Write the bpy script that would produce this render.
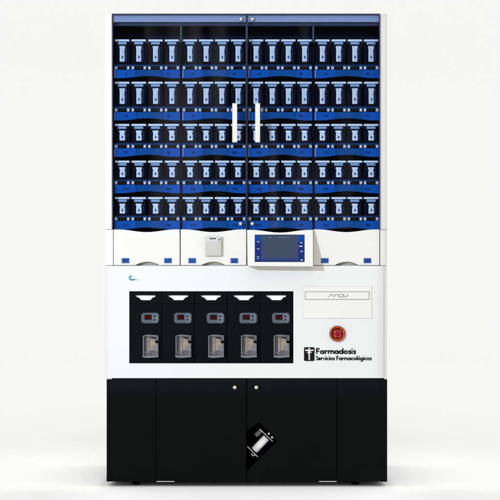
import bpy, bmesh, math, random
from mathutils import Vector, Matrix
from mathutils.geometry import tessellate_polygon

random.seed(4)
scene = bpy.context.scene
for o in list(bpy.data.objects):
    bpy.data.objects.remove(o)
C = scene.collection

# ------------------------------------------------------------------ camera, world, lamps, exposure
U = 0.004                       # one photograph pixel at the cabinet's front plane, in metres
DIST = 6.0
CAMX, CAMZ = 0.014, 0.936
cam_data = bpy.data.cameras.new('camera')
cam_data.sensor_width = 36
cam_data.lens = 36 * DIST / (500 * U)
cam_data.clip_end = 200
cam = bpy.data.objects.new('camera', cam_data)
C.objects.link(cam)
cam.location = (CAMX, -DIST, CAMZ)
cam.rotation_euler = (math.radians(90), 0, 0)
scene.camera = cam

world = bpy.data.worlds.new('World')
scene.world = world
world.use_nodes = True
bg = world.node_tree.nodes['Background']
bg.inputs['Color'].default_value = (1.0, 0.997, 0.988, 1)
bg.inputs['Strength'].default_value = 1.015

def lamp(name, loc, target, size, power, color=(1, 1, 1)):
    d = bpy.data.lights.new(name, 'AREA')
    d.shape = 'DISK'
    d.size = size
    d.energy = power
    d.color = color
    o = bpy.data.objects.new(name, d)
    C.objects.link(o)
    o.location = loc
    o.rotation_euler = (Vector(target) - Vector(loc)).to_track_quat('-Z', 'Y').to_euler()
    return o

lamp('overhead_fill', (0, -9.2, 10.2), (0, 0, 0.9), 6.0, 110, (1.0, 1.0, 1.0))  # added fill lifting floor and backdrop, no known source

sp = bpy.data.lights.new('key_spot', 'SPOT')
sp.energy = 1720
sp.shadow_soft_size = 0.035
sp.spot_size = math.radians(24)
sp.spot_blend = 0.14
sp.color = (0.86, 0.95, 1.20)
so = bpy.data.objects.new('key_spot', sp)
C.objects.link(so)
so.location = (-3.8, -6.0, 2.42)
so.rotation_euler = (Vector((0.0, 0, 1.17)) - Vector(so.location)).to_track_quat('-Z', 'Y').to_euler()

def beam_mask(light, axis, origin, plane, ranges):
    # added shutters: the beam is cut to a rectangle on the plane <axis> = plane
    light.use_nodes = True
    nt = light.node_tree
    em = nt.nodes['Emission']
    geo = nt.nodes.new('ShaderNodeNewGeometry')
    sep = nt.nodes.new('ShaderNodeSeparateXYZ')
    nt.links.new(geo.outputs['Incoming'], sep.inputs[0])
    fac = None
    for ax, (a0, a1, b0, b1) in ranges.items():
        div = nt.nodes.new('ShaderNodeMath'); div.operation = 'DIVIDE'
        nt.links.new(sep.outputs[ax], div.inputs[0]); nt.links.new(sep.outputs[axis], div.inputs[1])
        mad = nt.nodes.new('ShaderNodeMath'); mad.operation = 'MULTIPLY_ADD'
        nt.links.new(div.outputs[0], mad.inputs[0])
        mad.inputs[1].default_value = plane - origin[axis]
        mad.inputs[2].default_value = origin[ax]
        for lo, hi in ((a0, a1), (b1, b0)):
            r = nt.nodes.new('ShaderNodeMapRange'); r.interpolation_type = 'SMOOTHSTEP'
            r.inputs['From Min'].default_value = min(lo, hi); r.inputs['From Max'].default_value = max(lo, hi)
            if lo > hi:
                r.inputs['To Min'].default_value = 1; r.inputs['To Max'].default_value = 0
            nt.links.new(mad.outputs[0], r.inputs['Value'])
            if fac is None:
                fac = r.outputs[0]
            else:
                m = nt.nodes.new('ShaderNodeMath'); m.operation = 'MULTIPLY'
                nt.links.new(fac, m.inputs[0]); nt.links.new(r.outputs[0], m.inputs[1])
                fac = m.outputs[0]
    nt.links.new(fac, em.inputs['Strength'])

beam_mask(sp, 1, so.location, 0.0, {0: (-0.59, -0.575, 0.540, 0.560), 2: (0.34, 0.41, 1.885, 1.895)})  # added mask keeps the key beam off floor and backdrop

fl = bpy.data.lights.new('floor_fill', 'SPOT')  # added lamp, lifts only the floor ahead of the base
fl.energy = 190
fl.shadow_soft_size = 0.02
fl.spot_size = math.radians(70)
fl.spot_blend = 0.3
fo = bpy.data.objects.new('floor_fill', fl)
C.objects.link(fo)
fo.location = (0, -1.6, 4.6)
fo.rotation_euler = (Vector((0, -0.5, 0)) - Vector(fo.location)).to_track_quat('-Z', 'Y').to_euler()
beam_mask(fl, 2, fo.location, 0.0, {0: (-0.80, -0.45, 0.45, 0.80), 1: (-0.75, -0.12, -0.03, -0.004)})
for sx in (-1, 1):
    sl = bpy.data.lights.new('side_floor_fill', 'SPOT')  # added lamps, lift the floor on both sides of the base
    sl.energy = 190
    sl.shadow_soft_size = 0.02
    sl.spot_size = math.radians(70)
    sl.spot_blend = 0.3
    sob = bpy.data.objects.new('side_floor_fill', sl)
    C.objects.link(sob)
    sob.location = (sx * 2.6, 0.4, 4.4)
    sob.rotation_euler = (Vector((sx * 0.9, 0.4, 0)) - Vector(sob.location)).to_track_quat('-Z', 'Y').to_euler()
    xr = (0.575, 0.60, 0.66, 1.45) if sx > 0 else (-1.45, -0.66, -0.60, -0.575)
    beam_mask(sl, 2, sob.location, 0.0, {0: xr, 1: (-0.25, 0.05, 0.55, 1.6)})

scene.view_settings.view_transform = 'Standard'
scene.view_settings.look = 'None'
scene.view_settings.exposure = 0
scene.view_settings.gamma = 1
scene.render.engine = 'CYCLES'
scene.cycles.max_bounces = 14
scene.cycles.transparent_max_bounces = 16

# ------------------------------------------------------------------ materials
def srgb(r, g, b):
    f = lambda c: (c / 255 / 12.92) if c <= 10 else ((c / 255 + 0.055) / 1.055) ** 2.4
    return (f(r), f(g), f(b))

def mat(name, color, rough=0.5, spec=0.3, metal=0.0, var=0.04, scale=30.0, bump=0.0, bscale=400.0, coat=0.0):
    m = bpy.data.materials.new(name)
    m.use_nodes = True
    nt = m.node_tree
    p = nt.nodes['Principled BSDF']
    p.inputs['Roughness'].default_value = rough
    p.inputs['Specular IOR Level'].default_value = spec
    p.inputs['Metallic'].default_value = metal
    p.inputs['Coat Weight'].default_value = coat
    tc = nt.nodes.new('ShaderNodeTexCoord')
    n = nt.nodes.new('ShaderNodeTexNoise')
    n.inputs['Scale'].default_value = scale
    n.inputs['Detail'].default_value = 4
    nt.links.new(tc.outputs['Object'], n.inputs['Vector'])
    mx = nt.nodes.new('ShaderNodeMix')
    mx.data_type = 'RGBA'
    mx.inputs['A'].default_value = tuple(c * (1 - var) for c in color) + (1,)
    mx.inputs['B'].default_value = tuple(min(1, c * (1 + var)) for c in color) + (1,)
    nt.links.new(n.outputs['Fac'], mx.inputs['Factor'])
    nt.links.new(mx.outputs['Result'], p.inputs['Base Color'])
    rr = nt.nodes.new('ShaderNodeMapRange')
    rr.inputs['To Min'].default_value = max(0.02, rough - 0.06)
    rr.inputs['To Max'].default_value = min(1, rough + 0.06)
    nt.links.new(n.outputs['Fac'], rr.inputs['Value'])
    nt.links.new(rr.outputs['Result'], p.inputs['Roughness'])
    if bump:
        n2 = nt.nodes.new('ShaderNodeTexNoise')
        n2.inputs['Scale'].default_value = bscale
        nt.links.new(tc.outputs['Object'], n2.inputs['Vector'])
        b = nt.nodes.new('ShaderNodeBump')
        b.inputs['Strength'].default_value = bump
        b.inputs['Distance'].default_value = 0.001
        nt.links.new(n2.outputs['Fac'], b.inputs['Height'])
        nt.links.new(b.outputs['Normal'], p.inputs['Normal'])
    return m

def glow(name, color, strength=1.0):
    m = bpy.data.materials.new(name)
    m.use_nodes = True
    p = m.node_tree.nodes['Principled BSDF']
    p.inputs['Base Color'].default_value = (0.002, 0.002, 0.003, 1)
    p.inputs['Roughness'].default_value = 0.4
    p.inputs['Specular IOR Level'].default_value = 0.02
    p.inputs['Emission Color'].default_value = color + (1,)
    p.inputs['Emission Strength'].default_value = strength
    return m

def clear(name, tint, gloss=0.02, rough=0.03, haze=0.0, hazecol=(0.7, 0.7, 0.75)):
    m = bpy.data.materials.new(name)
    m.use_nodes = True
    nt = m.node_tree
    nt.nodes.clear()
    out = nt.nodes.new('ShaderNodeOutputMaterial')
    t = nt.nodes.new('ShaderNodeBsdfTransparent')
    t.inputs['Color'].default_value = tint + (1,)
    g = nt.nodes.new('ShaderNodeBsdfGlossy')
    g.inputs['Roughness'].default_value = rough
    mx = nt.nodes.new('ShaderNodeMixShader')
    mx.inputs['Fac'].default_value = gloss
    nt.links.new(t.outputs[0], mx.inputs[1])
    nt.links.new(g.outputs[0], mx.inputs[2])
    last = mx
    if haze:
        d = nt.nodes.new('ShaderNodeBsdfDiffuse')
        d.inputs['Color'].default_value = hazecol + (1,)
        m2 = nt.nodes.new('ShaderNodeMixShader')
        m2.inputs['Fac'].default_value = haze
        nt.links.new(mx.outputs[0], m2.inputs[1])
        nt.links.new(d.outputs[0], m2.inputs[2])
        last = m2
    nt.links.new(last.outputs[0], out.inputs['Surface'])
    return m

M = {}
M['sweep'] = mat('white paper sweep', (0.925, 0.925, 0.925), 0.9, 0.0, var=0.004, scale=2)
M['white'] = mat('white enamel', (0.575, 0.56, 0.495), 0.45, 0.2, var=0.012, scale=6, bump=0.05, bscale=260)
M['white_panel'] = mat('white panel enamel', (0.56, 0.555, 0.505), 0.45, 0.2, var=0.012, scale=6, bump=0.06, bscale=220)
M['pillar'] = mat('white pillar enamel', (0.625, 0.615, 0.56), 0.4, 0.25, var=0.01, scale=5)
M['black'] = mat('black enamel', (0.0036, 0.0046, 0.0048), 0.55, 0.035, var=0.15, scale=12, bump=0.08, bscale=500)
M['black_dark'] = mat('black cavity', (0.002, 0.002, 0.0025), 0.8, 0.0)
M['module'] = mat('black module plastic', (0.0022, 0.0032, 0.0036), 0.5, 0.03, var=0.15, scale=18)
M['inside'] = mat('navy black lining', (0.0015, 0.0017, 0.0048), 0.6, 0.02, var=0.25, scale=14)
M['recess'] = mat('brown black sensor window', (0.012, 0.0065, 0.0025), 0.6, 0.02, var=0.5, scale=120)
M['smoke'] = mat('smoky canister plastic', (0.0016, 0.0022, 0.0062), 0.35, 0.02, var=0.5, scale=45)
M['pale'] = mat('pale canister lid', (0.51, 0.525, 0.52), 0.4, 0.2, var=0.05, scale=60)
M['pale_tall'] = mat('shaded tall canister lid', (0.45, 0.47, 0.485), 0.4, 0.2, var=0.05, scale=60)  # dimmer lid: light falloff near the cabinet top put into the colour
M['label_tall'] = mat('shaded tall canister label', (0.375, 0.40, 0.42), 0.5, 0.15, var=0.22, scale=110)  # same falloff of light painted into the tall labels
M['latch'] = mat('blue grey latch', (0.115, 0.19, 0.29), 0.4, 0.2, var=0.12, scale=150)
M['label'] = mat('pale canister label', (0.46, 0.485, 0.485), 0.5, 0.15, var=0.22, scale=110)
M['latch_top'] = mat('pale blue latch ridge', (0.21, 0.30, 0.40), 0.4, 0.2)
M['flank'] = mat('navy label shade', (0.005, 0.014, 0.040), 0.4, 0.1, var=0.6, scale=80)  # painted shade along the right side of the label
M['dot'] = mat('dark blue dot', (0.010, 0.05, 0.13), 0.4, 0.2)
M['blue'] = mat('blue tray plastic', (0.002, 0.052, 0.215), 0.35, 0.04, var=0.35, scale=7)
M['blue_mid'] = mat('deep blue grip plastic', (0.002, 0.045, 0.150), 0.35, 0.04, var=0.35, scale=7)
M['blue_lip'] = mat('dark blue tray lip', (0.002, 0.026, 0.09), 0.4, 0.1, var=0.2, scale=40)
M['rear'] = mat('navy rear ledge', (0.002, 0.006, 0.022), 0.5, 0.05, var=0.6, scale=9)
M['edge'] = mat('pale blue tray edge', (0.18, 0.30, 0.62), 0.3, 0.2)
M['tab'] = mat('grey sensor tab', (0.38, 0.385, 0.40), 0.5, 0.15, var=0.15, scale=150)
M['ink'] = mat('navy ink', (0.002, 0.008, 0.032), 0.6, 0.05)
M['black_ink'] = mat('black ink', (0.006, 0.006, 0.006), 0.6, 0.05)
M['grey_ink'] = mat('brown grey ink', (0.20, 0.175, 0.13), 0.6, 0.05)
M['rail'] = mat('slate blue rail', (0.185, 0.215, 0.285), 0.45, 0.2, var=0.04, scale=10)
M['rail_dark'] = mat('dark slate rail', (0.030, 0.033, 0.055), 0.5, 0.1, var=0.15, scale=25)
M['post'] = mat('slate post', (0.045, 0.055, 0.075), 0.5, 0.1, var=0.15, scale=40)
M['brass'] = mat('nickel knob', (0.62, 0.56, 0.44), 0.25, 0.5, metal=0.8)
M['handle'] = mat('cream handle', (0.56, 0.535, 0.46), 0.35, 0.3, var=0.01)
M['pull'] = mat('white pull plate', (0.86, 0.85, 0.78), 0.4, 0.2)
M['cream'] = mat('cream reader plastic', (0.40, 0.39, 0.335), 0.45, 0.2, var=0.03, scale=80)
M['cream_top'] = mat('pale reader top', (0.47, 0.465, 0.42), 0.45, 0.2)
M['cream_side'] = mat('grey slot', (0.04, 0.04, 0.038), 0.5, 0.1)
M['grip'] = mat('cream grip scoop', (0.42, 0.40, 0.32), 0.5, 0.2)
M['tag'] = mat('blue number tag', (0.026, 0.085, 0.29), 0.4, 0.15, var=0.05)
M['gap'] = mat('shadow gap grey', (0.40, 0.39, 0.38), 0.7, 0.0)
M['keypad'] = mat('slate keypad', (0.055, 0.068, 0.082), 0.4, 0.2, var=0.08, scale=120)
M['keypad_light'] = mat('light slate pad', (0.095, 0.11, 0.125), 0.4, 0.2)
M['tan'] = mat('tan tablets', (0.30, 0.235, 0.125), 0.6, 0.15, var=0.7, scale=110)
M['slate'] = mat('dark grey plastic', (0.045, 0.045, 0.052), 0.4, 0.2, var=0.5, scale=120)
M['lilac'] = mat('grey plastic rim', (0.125, 0.12, 0.13), 0.3, 0.4, var=0.4, scale=180)
M['orange'] = mat('orange collar', (0.50, 0.085, 0.003), 0.22, 0.3, var=0.6, scale=60)
M['darkred'] = mat('red collar shade', (0.10, 0.006, 0.003), 0.25, 0.4)  # shading of the stop collar put into its colour
M['red'] = mat('red button', (0.20, 0.003, 0.007), 0.35, 0.15, var=0.05)
M['arrow'] = mat('pale arrow', (0.36, 0.20, 0.21), 0.5, 0.2)
M['steel'] = mat('bright steel', (0.62, 0.62, 0.60), 0.3, 0.5, metal=0.9)
M['silver'] = mat('brushed silver', (0.90, 0.92, 0.92), 0.38, 0.5, metal=1.0, var=0.05, scale=90)
M['roll'] = mat('roll with painted highlight', (0.88, 0.90, 0.90), 0.25, 0.5)  # white cylinder stands for the highlight strip on a silver one
M['rubber'] = mat('black rubber', (0.004, 0.004, 0.004), 0.7, 0.05)
M['teal'] = mat('teal mark', (0.005, 0.20, 0.25), 0.5, 0.1)
M['olive'] = mat('olive mark', (0.30, 0.30, 0.18), 0.5, 0.1)
M['line'] = mat('hairline grey', (0.50, 0.50, 0.49), 0.6, 0.1)
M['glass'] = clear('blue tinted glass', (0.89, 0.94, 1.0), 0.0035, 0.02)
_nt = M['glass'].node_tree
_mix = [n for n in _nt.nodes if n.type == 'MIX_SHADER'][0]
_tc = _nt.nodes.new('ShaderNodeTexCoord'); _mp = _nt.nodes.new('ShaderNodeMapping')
_mp.inputs['Scale'].default_value = (5.0, 1.0, 0.5)  # upright streaks in the gloss imitate reflections on the doors
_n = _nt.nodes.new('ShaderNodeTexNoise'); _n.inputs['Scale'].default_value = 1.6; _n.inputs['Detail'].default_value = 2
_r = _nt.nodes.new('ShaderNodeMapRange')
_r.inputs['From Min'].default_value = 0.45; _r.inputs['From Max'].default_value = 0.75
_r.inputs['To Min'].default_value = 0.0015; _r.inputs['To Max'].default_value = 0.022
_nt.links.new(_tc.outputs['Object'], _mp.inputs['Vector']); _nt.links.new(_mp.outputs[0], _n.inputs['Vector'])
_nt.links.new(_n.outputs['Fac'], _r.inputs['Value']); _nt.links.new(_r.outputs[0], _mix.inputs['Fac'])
M['clear'] = clear('clear plastic', (0.90, 0.90, 0.92), 0.05, 0.12, 0.06)
M['scr'] = glow('screen slate', srgb(64, 78, 100))
M['scr_col'] = glow('screen blue', srgb(22, 48, 126))
M['scr_col2'] = glow('screen azure', srgb(10, 72, 168))
M['scr_bar'] = glow('screen bar', srgb(50, 70, 124))
M['scr_icon'] = glow('screen icon', srgb(190, 208, 240))
M['scr_text'] = glow('screen text', srgb(110, 124, 156))
M['digit'] = glow('red digits', (0.18, 0.004, 0.009), 1.0)
M['bezel'] = mat('black bezel', (0.012, 0.014, 0.03), 0.4, 0.1)

# ------------------------------------------------------------------ mesh helpers
def at(px, py, y=0.0):
    s = (DIST + y) / DIST
    return (CAMX + ((px - 246.5) * U - CAMX) * s, CAMZ + ((484 - py) * U - CAMZ) * s)

class MB:
    def __init__(self):
        self.bm = bmesh.new()
        self.mats = []
    def mi(self, m):
        if m not in self.mats:
            self.mats.append(m)
        return self.mats.index(m)
    def box(self, x0, x1, y0, y1, z0, z1, m):
        k = self.mi(m)
        v = [self.bm.verts.new((x, y, z)) for x in (x0, x1) for y in (y0, y1) for z in (z0, z1)]
        for f in ((0, 1, 3, 2), (4, 6, 7, 5), (0, 4, 5, 1), (2, 3, 7, 6), (0, 2, 6, 4), (1, 5, 7, 3)):
            fc = self.bm.faces.new([v[i] for i in f])
            fc.material_index = k
        return self
    def pbox(self, px0, px1, py0, py1, y0, y1, m):          # box from photograph coordinates at depth y0
        a, b = at(px0, py1, y0), at(px1, py0, y0)
        return self.box(a[0], b[0], y0, y1, a[1], b[1], m)
    def plate(self, outer, holes, y0, y1, m, front=None):   # polygon in (x,z) with holes, front at y0
        k = self.mi(m)
        kf = self.mi(front) if front else k
        loops = [outer] + list(holes)
        flat = [p for l in loops for p in l]
        tri = tessellate_polygon([[Vector((p[0], p[1], 0)) for p in l] for l in loops])
        vf = [self.bm.verts.new((p[0], y0, p[1])) for p in flat]
        vb = [self.bm.verts.new((p[0], y1, p[1])) for p in flat]
        for t in tri:
            for vs, kk in ((vf, kf), (vb, k)):
                try:
                    f = self.bm.faces.new([vs[i] for i in t])
                    f.material_index = kk
                except ValueError:
                    pass
        s = 0
        for l in loops:
            n = len(l)
            for i in range(n):
                j = (i + 1) % n
                f = self.bm.faces.new([vf[s + i], vf[s + j], vb[s + j], vb[s + i]])
                f.material_index = k
            s += n
        return self
    def lathe(self, cx, cz, prof, m, seg=32, mats=None):     # rings round the y axis: prof [(r, y)]
        rings = []
        for r, y in prof:
            if r < 1e-6:
                rings.append([self.bm.verts.new((cx, y, cz))])
            else:
                rings.append([self.bm.verts.new((cx + r * math.cos(2 * math.pi * i / seg), y, cz + r * math.sin(2 * math.pi * i / seg))) for i in range(seg)])
        for q in range(len(rings) - 1):
            a, b = rings[q], rings[q + 1]
            k = self.mi(mats[q] if mats else m)
            for i in range(seg):
                j = (i + 1) % seg
                if len(a) == 1 and len(b) == 1:
                    continue
                if len(a) == 1:
                    f = self.bm.faces.new([a[0], b[i], b[j]])
                elif len(b) == 1:
                    f = self.bm.faces.new([a[i], b[0], a[j]])
                else:
                    f = self.bm.faces.new([a[i], b[i], b[j], a[j]])
                f.material_index = k
                f.smooth = True
        return self
    def rod(self, p, q, r, m, seg=24):
        k = self.mi(m)
        p, q = Vector(p), Vector(q)
        mt = Matrix.Translation((p + q) / 2) @ (q - p).to_track_quat('Z', 'Y').to_matrix().to_4x4()
        res = bmesh.ops.create_cone(self.bm, cap_ends=True, segments=seg, radius1=r, radius2=r, depth=(q - p).length, matrix=mt)
        for f in {f for v in res['verts'] for f in v.link_faces}:
            f.material_index = k
            if len(f.verts) == 4:
                f.smooth = True
        return self
    def stroke(self, pts, w, y0, y1, m):                     # flat ribbon along points in (x,z)
        n = len(pts)
        L, R = [], []
        for i in range(n):
            a = Vector(pts[max(0, i - 1)]); b = Vector(pts[min(n - 1, i + 1)])
            d = (b - a).normalized()
            nn = Vector((-d.y, d.x)) * (w / 2)
            c = Vector(pts[i])
            if i == 0: c = c - d * 0.0
            L.append(c + nn); R.append(c - nn)
        k = self.mi(m)
        vl = [self.bm.verts.new((p.x, y0, p.y)) for p in L]
        vr = [self.bm.verts.new((p.x, y0, p.y)) for p in R]
        wl = [self.bm.verts.new((p.x, y1, p.y)) for p in L]
        wr = [self.bm.verts.new((p.x, y1, p.y)) for p in R]
        for i in range(n - 1):
            for q in ((vl[i], vl[i + 1], vr[i + 1], vr[i]), (wl[i], wl[i + 1], vl[i + 1], vl[i]), (vr[i], vr[i + 1], wr[i + 1], wr[i])):
                f = self.bm.faces.new(q)
                f.material_index = k
        return self
    def bevel(self, w, seg=2, ang=40):
        es = [e for e in self.bm.edges if len(e.link_faces) == 2 and e.calc_face_angle(0) > math.radians(ang)]
        bmesh.ops.bevel(self.bm, geom=es, offset=w, segments=seg, affect='EDGES', profile=0.5, clamp_overlap=True)
        return self
    def build(self, name, parent=None, loc=None):
        bmesh.ops.recalc_face_normals(self.bm, faces=self.bm.faces)
        me = bpy.data.meshes.new(name)
        self.bm.to_mesh(me)
        self.bm.free()
        for m in self.mats:
            me.materials.append(m)
        o = bpy.data.objects.new(name, me)
        C.objects.link(o)
        if parent is not None:
            o.parent = parent
            o.matrix_parent_inverse = Matrix.Identity(4)
            off = Vector((0, 0, 0))
            q = parent
            while q is not None:
                off += q.location
                q = q.parent
            me.transform(Matrix.Translation(-off))
        if loc:
            o.location = loc
        return o

def thing(name, label, cat, loc=(0, 0, 0), group=None):
    o = bpy.data.objects.new(name, None)
    o.empty_display_size = 0.05
    C.objects.link(o)
    o.location = loc
    o['label'] = label
    o['category'] = cat
    if group:
        o['group'] = group
    return o

def copy_tree(o, parent=None):
    c = o.copy()
    C.objects.link(c)
    if parent is not None:
        c.parent = parent
    for ch in list(o.children):
        copy_tree(ch, c)
    return c

def text(name, s, cx, cz, h, w, y, m, parent, bold=0.0, depth=0.0004):
    cu = bpy.data.curves.new(name, 'FONT')
    cu.body = s
    cu.size = 1
    cu.align_x = 'CENTER'
    cu.offset = bold
    cu.extrude = 0.01
    t = bpy.data.objects.new(name, cu)
    C.objects.link(t)
    dg = bpy.context.evaluated_depsgraph_get()
    me = bpy.data.meshes.new_from_object(t.evaluated_get(dg))
    bpy.data.objects.remove(t)
    xs = [v.co.x for v in me.vertices]; ys = [v.co.y for v in me.vertices]
    x0, x1, y0, y1 = min(xs), max(xs), min(ys), max(ys)
    sx = w / (x1 - x0); sz = h / (y1 - y0)
    off = Vector((0, 0, 0)); q = parent
    while q is not None:
        off += q.location; q = q.parent
    for v in me.vertices:
        x, yy, z = v.co
        v.co = Vector((cx + (x - (x0 + x1) / 2) * sx, y - z / 0.01 * depth * 0.5 - depth * 0.5, cz + (yy - (y0 + y1) / 2) * sz)) - off
    me.materials.clear()
    me.materials.append(m)
    o = bpy.data.objects.new(name, me)
    C.objects.link(o)
    o.parent = parent
    return o

def rrect(px0, px1, py0, py1, r, y=0.0, n=5):
    pts = []
    for cx, cy, a0 in ((px1 - r, py0 + r, 0), (px0 + r, py0 + r, 90), (px0 + r, py1 - r, 180), (px1 - r, py1 - r, 270)):
        for i in range(n + 1):
            a = math.radians(a0 + 90 * i / n)
            pts.append(at(cx + r * math.cos(a), cy - r * math.sin(a), y))
    return pts

def rect(px0, px1, py0, py1, y=0.0):
    return [at(px0, py1, y), at(px1, py1, y), at(px1, py0, y), at(px0, py0, y)]

def P(pts, y=0.0):
    return [at(a, b, y) for a, b in pts]

# ------------------------------------------------------------------ setting: seamless white sweep
mb = MB()
k = mb.mi(M['sweep'])
prof = [(-14, 0)]
R_, yw = 3.0, 10.0
for i in range(25):
    a = math.radians(90 * i / 24)
    prof.append((yw - R_ + R_ * math.sin(a), R_ - R_ * math.cos(a)))
prof.append((yw, 12))
prev = None
for y, z in prof:
    row = [mb.bm.verts.new((x, y, z)) for x in (-16, 16)]
    if prev:
        f = mb.bm.faces.new([prev[0], prev[1], row[1], row[0]])
        f.smooth = True
    prev = row
sweep = mb.build('floor')
sweep.location.z = -0.010
sweep['kind'] = 'structure'

# ------------------------------------------------------------------ the cabinet
cab = thing('dispensing_cabinet', 'tall white and black medicine dispensing cabinet with glass doors and touch screen', 'cabinet', (0, 0.3, 0))
DEPTH = 0.62

def pillar(px0, px1, left):
    mb = MB()
    k = mb.mi(M['pillar'])
    for p0, p1, y0 in ((14.0, 229.2, -0.004), (229.75, 265.2, -0.003), (265.75, 379.2, 0.004)):
        x0, x1 = at(px0, 0)[0], at(px1, 0)[0]
        if left and 200 < p0 < 260:
            x1 = at(113.0, 0)[0]
        if p0 > 260:
            if left:
                x0 += 0.002
            else:
                x0, y0 = at(384.3, 0)[0], 0.0
        z0, z1 = at(0, p1)[1], at(0, p0)[1]
        r = 0.007
        pts = []
        if left:
            for i in range(7):
                a = math.radians(180 + 90 * i / 6)
                pts.append((x0 + r + r * math.cos(a), y0 + r + r * math.sin(a)))
            pts += [(x1, y0), (x1, DEPTH), (x0, DEPTH)]
        else:
            pts += [(x0, y0)]
            for i in range(7):
                a = math.radians(270 + 90 * i / 6)
                pts.append((x1 - r + r * math.cos(a), y0 + r + r * math.sin(a)))
            pts += [(x1, DEPTH), (x0, DEPTH)]
        b = [mb.bm.verts.new((p[0], p[1], z0)) for p in pts]
        t = [mb.bm.verts.new((p[0], p[1], z1)) for p in pts]
        mb.bm.faces.new(b); mb.bm.faces.new(t)
        for i in range(len(pts)):
            j = (i + 1) % len(pts)
            mb.bm.faces.new([b[i], b[j], t[j], t[i]])
    # dark core that closes the two seams
    xa, xb = at(px0, 0)[0] + 0.004, at(px1, 0)[0] - 0.002
    for q in (229.2, 265.2):
        mb.box(xa, xb, 0.006, DEPTH - 0.01, at(0, q + 0.55)[1], at(0, q)[1], M['line'])
    return mb.build('side_panel', cab)
pillar(105.0, 111.8, True)
pillar(380.2, 387.0, False)
MB().pbox(111.9, 380.1, 13.6, 15.0, 0.012, DEPTH, M['rail_dark']).build('top_panel', cab)

# interior lining: back, sides, ceiling and floor as one open box
mb = MB()
mb.pbox(112, 380, 15.2, 265, 0.30, 0.31, M['inside'])
x0, x1 = at(111.9, 0)[0], at(380.1, 0)[0]
zt, zb = at(0, 15.2)[1], at(0, 265)[1]
mb.box(x0, x0 + 0.004, 0.012, 0.30, zb, zt, M['inside'])
mb.box(x1 - 0.004, x1, 0.012, 0.30, zb, zt, M['inside'])
mb.box(x0 + 0.004, x1 - 0.004, 0.02, 0.30, zt - 0.004, zt, M['inside'])
mb.pbox(112.2, 379.8, 33, 38, 0.20, 0.23, M['rear'])
mb.build('interior_lining', cab)
MB().pbox(112.9, 379.2, 22.2, 25.6, 0.018, 0.04, M['rail_dark']).build('header_bar', cab)

BAYS = [(113.9, 180.2), (181.9, 246.0), (247.9, 312.6), (314.2, 379.2)]
for px in (181.0, 246.8, 313.3):
    mb = MB()
    mb.pbox(px - 0.8, px + 0.8, 25.8, 41.5, 0.012, 0.024, M['post'])
    mb.pbox(px - 0.7, px + 0.7, 41.5, 229, 0.020, 0.30, M['inside'])
    mb.build('bay_divider', cab)

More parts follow.
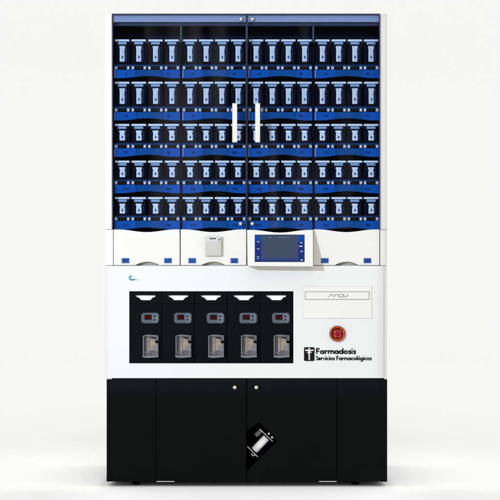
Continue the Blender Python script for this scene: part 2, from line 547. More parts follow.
# rows: lid top, neck, stem, tray lip, tabs, front top, front bottom
ROWS = [
    dict(lid=39.5, lip=64.2, tab=66.3, tabb=69.3, ft=69.7, fb=78.0),
    dict(lid=81.8, lip=106.0, tab=108.4, tabb=111.5, ft=112.0, fb=120.3),
    dict(lid=124.0, lip=142.5, tab=144.8, tabb=147.9, ft=148.3, fb=156.8),
    dict(lid=160.7, lip=179.0, tab=181.2, tabb=184.3, ft=184.7, fb=193.2),
    dict(lid=197.1, lip=215.2, tab=217.3, tabb=220.4, ft=220.8, fb=229.6),
]
NUM = 1
canister_spots = []
for r, R in enumerate(ROWS):
    for b, (bx0, bx1) in enumerate(BAYS):
        yf = 0.010
        w = bx1 - bx0
        n0, n1 = NUM, NUM + 9
        NUM += 10
        mb = MB()
        g0, g1 = bx0 + w * 0.33, bx1 - w * 0.25
        ft, fb = R['ft'], R['fb']
        def edge(px):
            t = (px - bx0) / w
            return fb - 2.2 * 0.5 * (1 - math.cos(2 * math.pi * min(1, max(0, (t - 0.08) / 0.86))))
        def wave(a, c, n):
            return [(a + (c - a) * i / n, edge(a + (c - a) * i / n)) for i in range(n + 1)]
        mb.plate(P([(bx0 + 0.6, ft), (bx0 + 1.3, ft), (bx0 + 1.3, fb), (bx0 + 0.6, fb)], yf), [], yf - 0.001, yf + 0.012, M['edge'] if r < 3 else M['blue'])
        mb.plate(P([(g0, ft), (bx0 + 1.3, ft)] + wave(bx0 + 1.3, g0, 8), yf), [], yf, yf + 0.012, M['blue'])
        mb.plate(P([(g1, ft), (g0 + 0.01, ft)] + wave(g0 + 0.01, g1, 12), yf), [], yf + 0.004, yf + 0.014, M['blue_mid'])
        mb.plate(P([(bx1 - 0.2, ft), (g1 + 0.01, ft)] + wave(g1 + 0.01, bx1 - 0.2, 8), yf), [], yf, yf + 0.012, M['blue'])
        # base plate of the tray, running back into the cabinet, and a dark lower edge
        mb.pbox(bx0 + 0.4, bx1 - 0.4, R['tabb'] + 0.1, R['tabb'] + 1.6, yf + 0.0145, 0.28, M['inside'])
        tray = mb.build('tray', cab)
        mb = MB()
        mb.pbox(bx0 + 0.3, bx1 - 0.3, R['lip'] + 1.0, R['tab'] - 0.1, yf + 0.012, yf + 0.03, M['blue_lip'])
        mb.pbox(bx0 + 0.3, bx1 - 0.3, R['lip'], R['lip'] + 0.98, yf + 0.016, yf + 0.03, M['rear'])
        mb.pbox(bx0 + 0.3, bx1 - 0.3, R['tab'], R['tabb'], yf + 0.0125, yf + 0.032, M['black_dark'])
        step = 16.35 if b != 1 else 16.2
        pitch = (bx1 - bx0) / 4
        for i in range(4):
            cx = bx0 + pitch * (i + 0.5)
            for s in (-1, 1):
                mb.pbox(cx + s * 6.0 - 1.25, cx + s * 6.0 + 1.25, R['tab'] + 0.1, R['tabb'] - 0.1, yf + 0.006, yf + 0.0125, M['tab'])
            mb.pbox(cx - 3.4, cx + 3.4, R['tab'] + 0.5, R['tabb'] - 0.5, yf + 0.010, yf + 0.0125, M['recess'])
            canister_spots.append((r, b, i, cx))
        mb.build('sensor_strip', tray)
        cz = (ft + fb) / 2
        for s, px in ((n0, bx0 + w * 0.18), (n1, bx1 - w * 0.18)):
            p = at(px, cz - 0.0, yf)
            text('number', str(s), p[0], p[1], 0.0098, 0.0068 * (0.42 if s == 1 else len(str(s)) * 0.9), yf - 0.0002, M['ink'], tray, 0.045)

# ------------------------------------------------------------------ glass doors
for side, (a, c) in enumerate(((112.3, 246.3), (246.9, 379.9))):
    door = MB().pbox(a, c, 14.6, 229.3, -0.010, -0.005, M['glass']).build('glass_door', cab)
    mb = MB().pbox(a + 0.6, c - 0.2, 15.4, 21.9, -0.0045, 0.006, M['rail'])
    mb.bevel(0.001)
    mb.build('door_rail', door)
    mb = MB()
    mb.pbox(a, c, 14.2, 15.1, -0.0115, -0.0045, M['rail_dark'])
    if side == 0:
        mb.pbox(c - 0.5, c + 0.05, 15.2, 229.2, -0.0112, -0.0046, M['rail_dark'])
        mb.pbox(a - 0.3, a + 0.7, 15.2, 229.2, -0.0112, -0.0046, M['rail_dark'])
    else:
        mb.pbox(a - 0.05, a + 0.5, 15.2, 229.2, -0.0112, -0.0046, M['rail_dark'])
        mb.pbox(c - 0.7, c + 0.2, 15.2, 229.2, -0.0112, -0.0046, M['rail_dark'])
    mb.build('door_edge', door)
    hx = 234.7 if side == 0 else 257.6
    mb = MB().pbox(hx - 2.35, hx + 2.35, 103.3, 142.2, -0.046, -0.034, M['handle'])
    mb.bevel(0.0045, 4)
    for py in (108, 137):
        p = at(hx, py, -0.02)
        mb.rod((p[0], -0.036, p[1]), (p[0], -0.0095, p[1]), 0.005, M['steel'])
    mb.build('handle', door)
    for px, py in (((241.0, 19.3), (240.4, 223.6)) if side == 0 else ((252.4, 19.3), (252.2, 223.6))):
        p = at(px, py, -0.012)
        MB().lathe(p[0], p[1], [(0.0075, -0.010), (0.0075, -0.013), (0.0062, -0.017), (0.003, -0.019), (0, -0.0195)], M['brass'], 20).build('lock_knob', door)

# ------------------------------------------------------------------ white lower drawers
def dip(px, a, c):
    t = (px - a) / (c - a)
    return 229.4 + 2.7 * 0.5 * (1 - math.cos(2 * math.pi * min(1, max(0, (t - 0.06) / 0.88))))

def drawer_outline(a, c, pull=None):
    top = [(a + (c - a) * i / 28, dip(a + (c - a) * i / 28, a, c)) for i in range(29)]
    bot = [(c, 265.1)]
    if pull:
        p0, p1 = pull
        for i in range(17):
            t = i / 16
            px = p1 + (p0 - p1) * t
            bot.append((px, 265.1 - 3.5 * math.sin(math.pi * t) ** 0.8))
    bot.append((a, 265.1))
    return top + bot

MB().pbox(112.0, 380.0, 233.6, 268, 0.026, 0.034, M['gap']).build('drawer_back', cab)
DR = [(113.6, 179.6, (135.5, 159.5), ((125.5, '201'), (168.0, '210'))),
      (180.7, 246.2, (201.5, 225.5), ((192.2, '211'), (234.3, '220'))),
      (313.5, 379.4, (335.0, 358.5), ((324.8, '231'), (367.4, '240')))]
for n, (a, c, pull, tags) in enumerate(DR):
    mb = MB().plate(P(drawer_outline(a, c, pull)), [], 0.0, 0.016, M['white'])
    mb.bevel(0.0007, 2, 60)
    dr = mb.build('lower_drawer', cab)
    # scooped grip behind the arc
    mb = MB()
    p0, p1 = pull
    k = mb.mi(M['grip'])
    rows_ = []
    for q, (y, f) in enumerate(((0.016, 1.0), (0.020, 0.75), (0.023, 0.35), (0.0245, 0.0))):
        row = []
        for i in range(17):
            t = i / 16
            px = p0 + (p1 - p0) * t
            h = 3.5 * math.sin(math.pi * t) ** 0.8
            x, z = at(px, 265.1 - h * f)
            row.append(mb.bm.verts.new((x, y, z)))
        rows_.append(row)
    for q in range(3):
        for i in range(16):
            f = mb.bm.faces.new([rows_[q][i], rows_[q][i + 1], rows_[q + 1][i + 1], rows_[q + 1][i]])
            f.smooth = True
    mb.build('finger_grip', dr)
    for px, s in tags:
        tg = MB().pbox(px - 3.8, px + 3.8, 258.1, 263.2, -0.0012, -0.0002, M['tag']).build('number_tag', dr)
        p = at(px, 260.65)
        text('number', s, p[0], p[1], 0.0125, 0.0215, -0.0013, M['ink'], dr, 0.02)
    if n == 1:
        mb = MB().pbox(205.2, 221.0, 236.6, 255.8, -0.016, -0.0001, M['cream'])
        mb.bevel(0.001)
        mb.pbox(206.0, 220.2, 237.4, 241.0, -0.0172, -0.0158, M['cream_top'])
        mb.pbox(209.5, 216.0, 238.0, 239.2, -0.0178, -0.0170, M['cream_side'])
        mb.pbox(218.4, 219.8, 239.0, 240.2, -0.0185, -0.0171, M['cream_side'])
        mb.pbox(205.8, 218.6, 241.6, 242.2, -0.0168, -0.0158, M['line'])
        mb.pbox(205.8, 218.6, 242.6, 255.0, -0.0166, -0.0158, M['cream'])
        mb.build('card_reader', dr)

# ------------------------------------------------------------------ touch screen console (tilted wedge)
def tilt(px, py):                                            # depth of the tilted console face
    t = (py - 229) / (266.2 - 229)
    return -0.012 - 0.060 * max(0, min(1, t))
mb = MB()
k = mb.mi(M['white'])
a, c = 247.1, 313.0
def vert(px, py, y):
    x, z = at(px, py, y)
    return mb.bm.verts.new((x, y, z))
N = 20
top = [(a + (c - a) * i / N, dip(a + (c - a) * i / N, a, c) + 0.5) for i in range(N + 1)]
pts = top + [(c + 0.1, 266.4), (247.5, 265.9)]
front = [vert(px, py, tilt(px, py)) for px, py in pts]
back = []
for px, py in pts:
    x, z = at(px, py, 0)
    back.append(mb.bm.verts.new((x, 0.016, z)))
mb.bm.faces.new(front); mb.bm.faces.new(back)
for i in range(len(pts)):
    j = (i + 1) % len(pts)
    mb.bm.faces.new([front[i], front[j], back[j], back[i]])
mb.bevel(0.003, 3, 50)
con = mb.build('touch_screen_console', cab)

def on_face(px0, px1, py0, py1, lift, thick, m, mb):
    k = mb.mi(m)
    vs = []
    for d in (lift, lift - thick):
        for px, py in ((px0, py1), (px1, py1), (px1, py0), (px0, py0)):
            y = tilt(px, py) - d
            x, z = at(px, py, y)
            vs.append(mb.bm.verts.new((x, y, z)))
    for f in ((0, 1, 2, 3), (4, 7, 6, 5), (0, 4, 5, 1), (1, 5, 6, 2), (2, 6, 7, 3), (3, 7, 4, 0)):
        fc = mb.bm.faces.new([vs[i] for i in f])
        fc.material_index = k
    return mb
mb = MB()
on_face(254.7, 304.6, 234.6, 262.0, 0.0006, 0.0012, M['bezel'], mb)
on_face(255.2, 304.0, 235.3, 261.6, 0.0009, 0.0006, M['scr'], mb)
on_face(255.4, 261.0, 235.5, 241.0, 0.0012, 0.0006, M['scr_col2'], mb)
on_face(255.4, 261.0, 241.2, 261.4, 0.0012, 0.0006, M['scr_col'], mb)
on_face(298.2, 303.8, 235.5, 241.0, 0.0012, 0.0006, M['scr_col2'], mb)
on_face(298.2, 303.8, 241.2, 261.4, 0.0012, 0.0006, M['scr_col'], mb)
on_face(261.2, 298.0, 257.6, 260.2, 0.0012, 0.0006, M['scr_bar'], mb)
on_face(261.2, 298.0, 260.3, 261.4, 0.0012, 0.0006, M['scr_col'], mb)
mb.build('screen', con)
for px, py, w, h in ((258.2, 241.8, 2.2, 0.8), (258.2, 248.8, 2.2, 0.8), (258.0, 256.6, 2.0, 0.7), (258.0, 258.6, 2.0, 0.7),
                     (301.2, 242.8, 2.2, 1.0), (300.8, 246.2, 3.2, 1.2), (301.6, 251.4, 2.0, 1.0), (301.6, 260.0, 2.4, 1.0)):
    mb = MB()
    on_face(px - w / 2, px + w / 2, py - h / 2, py + h / 2, 0.0015, 0.0006, M['scr_icon'], mb)
    mb.build('screen_icon', con)
mb = MB()
for px, w in ((280, 3.0), (284.0, 3.4), (288.2, 2.0), (270, 2.0)):
    on_face(px - w / 2, px + w / 2, 236.9, 237.8, 0.0013, 0.0006, M['scr_text'], mb)
for py in (238.6, 242, 250, 254):
    on_face(261.6, 262.6, py, py + 2.0, 0.0013, 0.0006, M['scr_bar'], mb)
    on_face(296.6, 297.6, py, py + 2.0, 0.0013, 0.0006, M['scr_bar'], mb)
mb.build('screen_text', con)

# ------------------------------------------------------------------ white front panel with the module opening
mb = MB()
mb.plate(rect(105.1, 384.0, 265.75, 378.1), [rect(129.2, 293.4, 291.2, 363.4)], 0.0, 0.0035, M['white_panel'])
mb.plate(rect(112.4, 379.8, 266.0, 378.0), [rect(129.2, 293.4, 291.2, 363.4)], 0.0036, 0.02, M['white_panel'])
mb.bevel(0.0008, 2, 60)
mb.build('front_panel', cab)
mb = MB()
mb.pbox(112.2, 380, 265.75, 378.0, 0.16, 0.17, M['black_dark'])
mb.build('panel_back', cab)

# cover with hairline frame and the three-letter mark
def frame_line(mb, x0, x1, y0, y1, w, d0, d1, m):
    mb.plate(rect(x0, x1, y0, y1), [rect(x0 + w, x1 - w, y0 + w, y1 - w)], d0, d1, m)
mb = MB()
mb.pbox(303.2, 371.6, 286.4, 318.1, -0.0030, -0.0004, M['white'])
mb.bevel(0.0008)
frame_line(mb, 303.0, 371.8, 286.2, 318.3, 0.35, -0.0012, -0.0003, M['line'])
mb.build('printer_cover', cab)
cover = C.objects['printer_cover'] if 'printer_cover' in C.objects else None
mb = MB()
frame_line(mb, 305.1, 369.4, 291.5, 299.7, 0.55, -0.0038, -0.0029, M['grey_ink'])
mb.pbox(305.7, 368.8, 292.1, 299.1, -0.0034, -0.0028, M['white'])
slot = mb.build('name_plate', cover)
def arcpts(cx, cy, rx, ry, a0, a1, n=10):
    return [(cx + rx * math.cos(math.radians(a0 + (a1 - a0) * i / n)), cy - ry * math.sin(math.radians(a0 + (a1 - a0) * i / n))) for i in range(n + 1)]
mb = MB()
st = [
    [(328.4, 297.0)] + arcpts(331.6, 296.4, 2.0, 2.1, 165, 20, 8) + [(333.9, 297.0)] + arcpts(336.4, 296.4, 1.9, 2.1, 150, 15, 8) + [(338.6, 296.9)],
    [(338.6, 296.9), (341.4, 296.9)] + arcpts(341.6, 295.6, 1.9, 1.4, -80, 90, 8) + [(339.6, 294.3), (338.0, 295.6)],
    [(343.4, 294.6), (343.9, 296.0), (345.0, 296.9), (346.4, 296.6), (347.3, 295.6), (347.9, 294.0)],
]
for s in st:
    mb.stroke(P(s), 0.0022, -0.0046, -0.0034, M['grey_ink'])
mb.build('lettering', slot)

# emergency stop
p = at(337.3, 333.6)
mb = MB()
mb.lathe(p[0], p[1], [(0.0312, 0.0), (0.0312, -0.010), (0.0300, -0.0115), (0.0280, -0.0105), (0.0225, -0.004), (0.018, -0.001), (0.0, -0.001)], M['orange'], 48,
         [M['darkred'], M['darkred'], M['darkred'], M['orange'], M['darkred'], M['darkred']])
es = mb.build('emergency_button', cab)
mb = MB()
mb.lathe(p[0], p[1], [(0.010, -0.002), (0.012, -0.006), (0.0178, -0.008), (0.0182, -0.012), (0.0165, -0.0150), (0.009, -0.0165), (0, -0.0168)], M['red'], 40)
kn = mb.build('mushroom_knob', es)
mb = MB()
for a0 in (20, 110, 200, 290):
    pts = [(p[0] + 0.0140 * math.cos(math.radians(a0 + i * 8)), p[1] + 0.0140 * math.sin(math.radians(a0 + i * 8))) for i in range(7)]
    mb.stroke(pts, 0.0024, -0.0168, -0.0150, M['arrow'])
mb.build('arrow_marks', kn)

# company sign: emblem and two lines of lettering drawn with strokes
GL = {}
def ring(cx, cy, rx, ry, a0=0, a1=360, n=16):
    return [(cx + rx * math.cos(math.radians(a0 + (a1 - a0) * i / n)), cy + ry * math.sin(math.radians(a0 + (a1 - a0) * i / n))) for i in range(n + 1)]
XH = 0.62
r0 = XH / 2 - 0.08
o_ = ring(0.30, XH / 2, 0.235, r0)
GL['F'] = (0.60, [[(0.1, 0), (0.1, 1.0)], [(0.02, 0.91), (0.55, 0.91)], [(0.1, 0.50), (0.48, 0.50)]])
GL['a'] = (0.70, [o_, [(0.55, 0), (0.55, XH)]])
GL['d'] = (0.70, [o_, [(0.55, 0), (0.55, 1.0)]])
GL['o'] = (0.64, [o_])
GL['ó'] = (0.64, [o_, [(0.26, 0.76), (0.42, 0.98)]])
GL['g'] = (0.70, [o_, [(0.55, XH), (0.55, -0.05)] + ring(0.30, -0.05, 0.25, 0.19, 0, -150, 8)[1:]])
GL['r'] = (0.46, [[(0.12, 0), (0.12, XH)], ring(0.36, XH - 0.26, 0.22, 0.18, 170, 70, 6)])
GL['m'] = (1.02, [[(0.12, 0), (0.12, XH)], [(0.12, 0.3)] + ring(0.315, XH - 0.24, 0.19, 0.17, 180, 0, 8) + [(0.505, 0)], [(0.505, 0.3)] + ring(0.70, XH - 0.24, 0.19, 0.17, 180, 0, 8) + [(0.89, 0)]])
GL['i'] = (0.28, [[(0.13, 0), (0.13, XH)], [(0.13, 0.78), (0.13, 0.96)]])
GL['l'] = (0.28, [[(0.13, 0), (0.13, 1.05)]])
GL['s'] = (0.46, [[(0.40, 0.50), (0.30, 0.56), (0.17, 0.54), (0.12, 0.45), (0.18, 0.37), (0.32, 0.30), (0.38, 0.19), (0.31, 0.08), (0.17, 0.06), (0.05, 0.12)]])
GL['S'] = (0.58, [[(0.50, 0.80), (0.40, 0.91), (0.24, 0.92), (0.13, 0.82), (0.14, 0.67), (0.28, 0.55), (0.44, 0.44), (0.50, 0.27), (0.42, 0.12), (0.25, 0.06), (0.06, 0.17)]])
GL['e'] = (0.62, [[(0.08, 0.31), (0.52, 0.31)] + ring(0.30, XH / 2, 0.23, r0, 0, 315, 14)])
GL['c'] = (0.56, [ring(0.32, XH / 2, 0.24, r0, 50, 310, 12)])
GL['v'] = (0.56, [[(0.03, XH), (0.28, 0.03), (0.53, XH)]])
GL[' '] = (0.36, [])
def stroke_text(mb, s, px0, px1, base, cap, w, y0, y1, m):
    tot = sum(GL[ch][0] for ch in s)
    sx = (px1 - px0) / tot
    x = px0
    for ch in s:
        adv, strokes = GL[ch]
        for t in strokes:
            mb.stroke(P([(x + q[0] * sx, base - q[1] * cap) for q in t]), w, y0, y1, m)
        x += adv * sx
mb = MB()
mb.plate(rrect(304.0, 314.5, 347.2, 361.0, 1.3), [], -0.0012, -0.0002, M['black_ink'])
sign = mb.build('company_sign', cab)
mb = MB()
mb.stroke(P([(309.2, 351.0), (309.2, 359.8)]), 0.0060, -0.0020, -0.0011, M['white'])
mb.stroke(P([(305.2, 350.0), (307.2, 350.3), (309.2, 350.9), (311.2, 350.3), (313.3, 350.0)]), 0.0052, -0.0021, -0.0011, M['white'])
mb.stroke(P([(307.0, 352.6), (309.2, 352.0), (311.4, 352.6)]), 0.0035, -0.0022, -0.0011, M['white'])
q = at(309.2, 348.9)
mb.lathe(q[0], q[1], [(0.0042, -0.0011), (0.0042, -0.0021), (0, -0.0022)], M['white'], 16)
mb.stroke(P([(307.8, 354.6), (310.6, 355.8), (307.8, 357.4), (310.2, 358.8)]), 0.0016, -0.0023, -0.0019, M['black_ink'])
mb.build('emblem', sign)
mb = MB()
stroke_text(mb, 'Farmadosis', 316.0, 356.0, 353.9, 5.7, 0.0054, -0.0012, -0.0002, M['black_ink'])
mb.build('lettering', sign)
mb = MB()
stroke_text(mb, 'Servicios Farmacológicos', 315.8, 371.6, 360.2, 4.3, 0.0037, -0.0012, -0.0002, M['black_ink'])
mb.build('lettering', sign)

# small coloured maker's mark at the upper left of the panel
mb = MB()
mb.stroke(P([(131.6, 276.0), (130.2, 276.4), (129.4, 277.6), (129.8, 279.0), (131.4, 279.8), (134.0, 279.9)]), 0.0052, -0.0012, -0.0002, M['teal'])
mb.stroke(P([(131.0, 279.4), (135.4, 279.6)]), 0.0028, -0.0014, -0.0003, M['tag'])
mb.stroke(P([(135.4, 279.7), (138.2, 279.7)]), 0.0024, -0.0012, -0.0002, M['olive'])
mb.build('maker_mark', cab)

# ------------------------------------------------------------------ black base
mb = MB()
mb.pbox(106.6, 112.0, 379.7, 481.5, 0.0, DEPTH, M['black'])
mb.pbox(381.0, 387.2, 379.7, 481.8, 0.0, DEPTH, M['black'])
mb.pbox(112.0, 381.0, 378.5, 380.0, 0.012, DEPTH, M['black_dark'])
mb.pbox(112.0, 381.0, 379.7, 480.6, 0.12, DEPTH, M['black_dark'])
mb.pbox(112.0, 381.0, 480.0, 481.0, 0.02, 0.12, M['black_dark'])
mb.build('base_body', cab)
for a, c in ((112.1, 155.7), (337.4, 380.9)):
    mb = MB().plate(rect(a, c, 378.7, 481.2), [], 0.0, 0.018, M['black'])
    mb.bevel(0.001)
    mb.build('base_panel', cab)
for side in (0, 1):
    if side == 0:
        pl = rect(156.3, 246.1, 378.7, 481.2)
    else:
        pl = P([(247.0, 481.2), (336.8, 481.2), (336.8, 378.7), (247.0, 378.7), (247.0, 430.9), (259.0, 422.3), (277.6, 440.9), (247.0, 470.9)])
    mb = MB().plate(pl, [], -0.001, 0.017, M['black'])
    mb.bevel(0.001, 2, 60)
    bd = mb.build('base_door', cab)
    lx = 234.7 if side == 0 else 256.3
    p = at(lx, 387.4)
    MB().lathe(p[0], p[1], [(0.0075, -0.001), (0.0075, -0.004), (0.006, -0.0055), (0, -0.0058)], M['brass'], 24).build('lock', bd)
    hp = (156.6, 174.2) if side == 0 else (319.0, 336.6)
    MB().pbox(hp[0], hp[1], 481.1, 481.9, -0.003, 0.02, M['steel']).build('hinge_plate', bd)
for a, c, q in ((106.6, 112.6, 481.7), (382.0, 387.0, 482.0)):
    MB().pbox(a, c, q, q + 0.9, -0.002, 0.05, M['pillar']).build('corner_trim', cab)
for px in (135.2, 356.2):
    p = at(px, 484)
    for yy in (0.06, 0.54):
        mb = MB()
        mb.rod((p[0], yy, -0.010), (p[0], yy, 0.014), 0.016, M['rubber'])
        mb.build('foot', cab)
mb = MB()

# ------------------------------------------------------------------ roll holder seen through the cut-out
def roll_holder():
    oy = 0.027
    cx, cz = at(262.0, 443.0, oy)
    t = thing('roll_holder', 'small roll with painted highlight on a steel holder, inside the diamond-shaped cut-out of the black door', 'roll holder', (cx, oy, cz))
    def w(px, py, y):
        x, z = at(px, py, oy)
        return (x, y, z)
    MB().rod(w(254.4, 450.2, oy), w(266.4, 437.6, oy), 0.0152, M['roll'], 48).build('cylinder', t)
    MB().rod(w(257.6, 452.6, oy + 0.022), w(270.0, 440.6, oy + 0.022), 0.021, M['smoke'], 32).build('drive_roller', t)
    mb = MB()
    mb.rod(w(255.6, 435.6, oy), w(260.6, 431.0, oy), 0.0095, M['lilac'])
    mb.rod(w(260.4, 431.2, oy), w(261.4, 430.2, oy), 0.0075, M['steel'])
    mb.build('motor', t)
    def strap(p0, p1, name):
        x0, z0 = at(p0[0], p0[1], oy); x1, z1 = at(p1[0], p1[1], oy)
        mb = MB()
        mb.stroke([(x0, z0), (x1, z1)], 0.0024, oy - 0.012, oy + 0.03, M['steel'])
        return mb.build(name, t)
    strap((259.6, 428.6), (272.6, 441.0), 'end_plate')
    strap((247.4, 446.2), (258.0, 456.6), 'end_plate')
    mb = MB()
    for px, py in ((268.8, 433.2), (272.0, 436.9)):
        q = w(px, py, oy - 0.01)
        mb.rod((q[0], oy - 0.016, q[2]), (q[0], oy + 0.01, q[2]), 0.0042, M['steel'])
    mb.build('screw', t)
    mb = MB()
    mb.stroke([at(x, y, oy) for x, y in ((252.0, 452.6), (251.9, 454.2), (253.2, 455.4), (254.8, 455.0), (254.6, 453.4))], 0.003, oy - 0.014, oy, M['steel'])
    mb.build('hook', t)
roll_holder()

# ------------------------------------------------------------------ five pull-out dispenser modules
def make_module():
    cx = 145.45
    w = 32.6 / 2 - 0.25
    yf = 0.005
    l, rr = cx - w, cx + w
    ox, oz = at(cx, 363.0, yf)
    t = thing('dispenser_module', '', 'dispenser', (ox, yf, oz), 'pull-out dispenser modules')
    hole = P([(135.1, 295.2), (155.7, 295.2), (155.0, 297.0), (152.6, 297.6), (150.3, 300.2), (140.8, 300.2), (138.6, 297.6), (135.9, 297.0)], yf)
    mb = MB()
    mb.plate(rect(l, rr, 291.6, 303.4, yf), [hole], yf, yf + 0.010, M['module'])
    mb.plate(rect(l, rr, 303.7, 363.0, yf), [rect(142.8, 158.8, 334.8, 357.2, yf)], yf, yf + 0.010, M['module'])
    mb.bevel(0.0006, 1, 60)
    mb.pbox(l, rr, 303.2, 304.0, yf + 0.004, yf + 0.012, M['black_dark'])
    mb.build('front_plate', t)
    MB().pbox(l + 0.5, rr - 0.5, 293.5, 302, yf + 0.0105, yf + 0.018, M['pull']).build('pull_handle', t)
    mb = MB().plate(rrect(141.4, 158.9, 312.8, 323.2, 2.8, yf), [], yf - 0.004, yf - 0.0001, M['keypad'])
    mb.bevel(0.0012, 2, 60)
    mb.plate(rrect(152.4, 158.0, 313.6, 322.4, 2.4, yf), [], yf - 0.0046, yf - 0.0036, M['keypad_light'])
    kp = mb.build('keypad', t)
    MB().pbox(144.6, 151.4, 314.9, 319.6, yf - 0.0050, yf - 0.0041, M['black_dark']).build('display', kp)
    p = at(148.0, 317.2, yf)
    text('digits', '8.8', p[0], p[1], 0.0115, 0.020, yf - 0.0051, M['digit'], kp, 0.0)
    for py in (316.2, 319.8):
        q = at(154.6, py, yf)
        MB().lathe(q[0], q[1], [(0.0038, yf - 0.0046), (0.0036, yf - 0.0060), (0, yf - 0.0063)], M['black_ink'], 16).build('button', kp)
    # clear container: faceted plan, contents inside
    def plan(pts, y_of, py0, py1, m, name, parent, arch=0.0):
        mb = MB()
        k = mb.mi(m)
        n = len(pts)
        lo = []; hi = []
        for (px, y) in pts:
            x, z = at(px, py1, yf); lo.append(mb.bm.verts.new((x, y, z)))
            x, z = at(px, py0, yf); hi.append(mb.bm.verts.new((x, y, z)))
        mb.bm.faces.new(lo); mb.bm.faces.new(hi)
        for i in range(n):
            j = (i + 1) % n
            mb.bm.faces.new([lo[i], lo[j], hi[j], hi[i]])
        return mb
    mb = plan([(143.2, 0.010), (147.2, -0.012), (158.0, -0.012), (158.5, 0.040), (143.2, 0.040)], None, 335.2, 356.9, M['clear'], '', t)
    cont = mb.build('clear_container', t)
    mb = MB()
    def bar(pts, w, y0, y1, m):
        mb.stroke(P(pts, yf), w, yf + y0, yf + y1, m)
    bar([(143.0, 336.2), (147.4, 334.9), (151.0, 335.0), (158.6, 335.9)], 0.0036, -0.019, 0.02, M['lilac'])
    bar([(143.0, 356.0), (147.6, 356.7), (158.6, 355.9)], 0.0072, -0.019, 0.02, M['lilac'])
    bar([(143.5, 336.5), (143.5, 355.5)], 0.0040, -0.008, 0.02, M['lilac'])
    bar([(147.3, 335.6), (147.3, 355.5)], 0.0018, -0.0185, -0.010, M['lilac'])
    bar([(158.2, 336.5), (158.2, 355.5)], 0.0022, -0.0175, 0.0, M['lilac'])
    mb.pbox(155.4, 158.2, 340.8, 343.2, yf - 0.019, yf - 0.012, M['black_dark'])
    mb.pbox(150.4, 155.2, 337.4, 338.4, yf - 0.0185, yf - 0.013, M['black_dark'])
    mb.build('rim', cont)
    # a tan packet behind the clear wall, with loose pale and dark chips below it
    mb = MB()
    mb.pbox(144.0, 158.0, 337.0, 355.0, yf + 0.016, yf + 0.02, M['slate'])
    mb.plate(P([(147.6, 351.4), (151.8, 350.0), (155.6, 349.6), (157.6, 347.6), (157.4, 343.6), (155.0, 341.0), (154.4, 337.6), (148.0, 337.4)], yf), [], yf + 0.002, yf + 0.008, M['tan'])
    mb.plate(P([(152.0, 346.0), (157.6, 345.4), (157.8, 351.0), (153.4, 350.6)], yf), [], yf - 0.002, yf + 0.002, M['lilac'])
    rnd = random.Random(3)
    x0, z0 = at(144.6, 354.2, yf); x1, z1 = at(157.4, 349.0, yf)
    for i in range(34):
        u, v = rnd.random(), rnd.random()
        x = x0 + (x1 - x0) * u; z = z0 + (z1 - z0) * v * (0.4 + u * 0.6)
        y = yf - 0.002 + 0.012 * rnd.random()
        mt = Matrix.Translation((x, y, z)) @ Matrix.Rotation(rnd.uniform(0, 6), 4, 'Y') @ Matrix.Rotation(rnd.uniform(-1, 1), 4, 'X') @ Matrix.Diagonal((1, 0.5, 0.7, 1))
        res = bmesh.ops.create_icosphere(mb.bm, subdivisions=1, radius=rnd.uniform(0.003, 0.005), matrix=mt)
        kk = mb.mi(rnd.choice([M['tan'], M['lilac'], M['slate'], M['lilac']]))
        for f in {f for vv in res['verts'] for f in vv.link_faces}:
            f.material_index = kk
            f.smooth = True
    mb.build('packet', cont)
    return t
mod = make_module()
MOD_POS = ['leftmost of the five', 'second of five from the left', 'the middle one of five', 'fourth of five from the left', 'rightmost of the five']
base_loc = Vector(mod.location)
for i in range(5):
    m_ = mod if i == 0 else copy_tree(mod)
    m_.location = base_loc + Vector((i * 32.68 * U * (DIST + 0.005) / DIST, 0, 0))
    m_['label'] = 'black dispenser module with grey keypad and clear container, ' + MOD_POS[i]

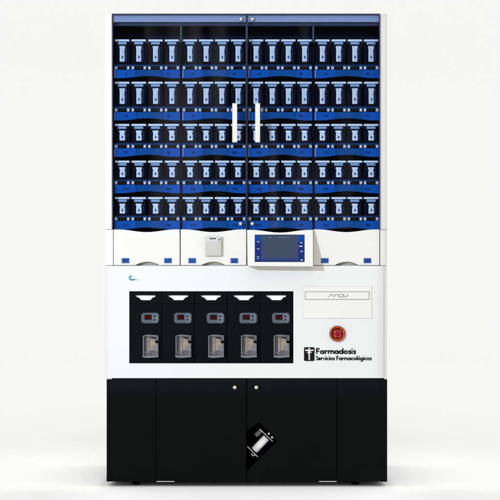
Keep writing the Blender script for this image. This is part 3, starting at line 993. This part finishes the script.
# ------------------------------------------------------------------ eighty canisters standing on the trays
def make_canister(tall):
    H = (66.2 - 39.5) * U if tall else (144.8 - 124.0) * U
    H *= 1.005
    t = thing('canister', '', 'canister', (0, 0, 0), 'medicine canisters on the trays')
    u = U * 1.005
    mb = MB()
    mb.box(-7.0 * u, 7.0 * u, 0.012, 0.20, 0.0, H - 2.2 * u, M['smoke'])
    mb.bevel(0.002)
    mb.build('body', t)
    mb = MB()
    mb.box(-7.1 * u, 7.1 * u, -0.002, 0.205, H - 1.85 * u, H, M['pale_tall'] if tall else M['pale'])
    mb.bevel(0.001)
    mb.build('lid', t)
    mb = MB()
    mb.box(-4.5 * u, 4.4 * u, 0.000, 0.0118, H - 4.9 * u, H - 2.4 * u, M['latch'])
    mb.bevel(0.0012)
    mb.box(-4.1 * u, 4.0 * u, -0.0008, 0.003, H - 3.5 * u, H - 2.7 * u, M['latch_top'])
    for q in (-2.6, -1.0, 0.6, 2.2):
        mb.box(q * u, (q + 0.9) * u, -0.0008, 0.003, H - 4.7 * u, H - 3.9 * u, M['latch_top'])
    mb.build('latch', t)
    mb = MB()
    if tall:
        z1, z0 = H - 6.4 * u, H - 22.0 * u
        pts = [(-2.4, 0), (2.4, 0), (2.4, 9.0), (2.1, 9.6), (2.1, 11.0), (2.5, 11.6), (2.5, 13.6), (2.9, 14.2), (2.9, 15.6), (-2.8, 15.6), (-2.8, 14.2), (-2.4, 13.6)]
        dz = 4.6
    else:
        z1, z0 = H - 6.5 * u, H - 16.4 * u
        pts = [(-2.5, 0), (2.7, 0), (2.7, 5.6), (2.2, 6.5), (2.2, 7.4), (2.8, 8.4), (2.8, 9.9), (-2.9, 9.9), (-2.9, 8.4), (-2.0, 7.4), (-2.0, 6.5), (-2.5, 5.6)]
        dz = 3.6
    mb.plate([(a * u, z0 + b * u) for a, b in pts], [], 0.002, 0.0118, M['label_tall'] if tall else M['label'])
    mb.bevel(0.0008, 1, 60)
    mb.box(3.1 * u, 4.6 * u, 0.0075, 0.0119, z0 + 0.6 * u, z1 - 0.6 * u, M['flank'])
    mb.plate([(-2.2 * u, z0 + 0.5 * u), (-1.4 * u, z0 + 0.5 * u), (-1.4 * u, z1 - 0.9 * u), (-2.2 * u, z1 - 0.9 * u)], [], 0.0016, 0.0022, M['pale'])
    mb.plate([(a * u, z0 + (b + dz) * u) for a, b in ((-0.4, -1.5), (0.8, -1.5), (1.2, -0.5), (0.7, 0.9), (-0.2, 1.2), (-0.7, 0.2))], [], 0.0012, 0.0022, M['dot'])
    mb.build('label_strip', t)
    return t
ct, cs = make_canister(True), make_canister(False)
RN = ['top shelf', 'second shelf', 'middle shelf', 'fourth shelf', 'bottom shelf']
BN = ['far left bay', 'left centre bay', 'right centre bay', 'far right bay']
IN = ['first', 'second', 'third', 'fourth']
used = set()
YC = 0.026
for r, b, i, cx in canister_spots:
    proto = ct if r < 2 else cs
    c_ = proto if proto.name not in used else copy_tree(proto)
    used.add(proto.name)
    x, z = at(cx, ROWS[r]['lid'], YC)
    H = ((66.2 - 39.5) if r < 2 else (144.8 - 124.0)) * U * 1.005
    c_.location = (x + random.uniform(-0.0006, 0.0006), YC + random.uniform(-0.001, 0.001), z - H)
    c_.rotation_euler = (0, 0, math.radians(random.uniform(-1.8, 1.8)))
    c_['label'] = ('tall' if r < 2 else 'short') + ' canister with pale lid, ' + IN[i] + ' from the left, ' + RN[r] + ' of the ' + BN[b]
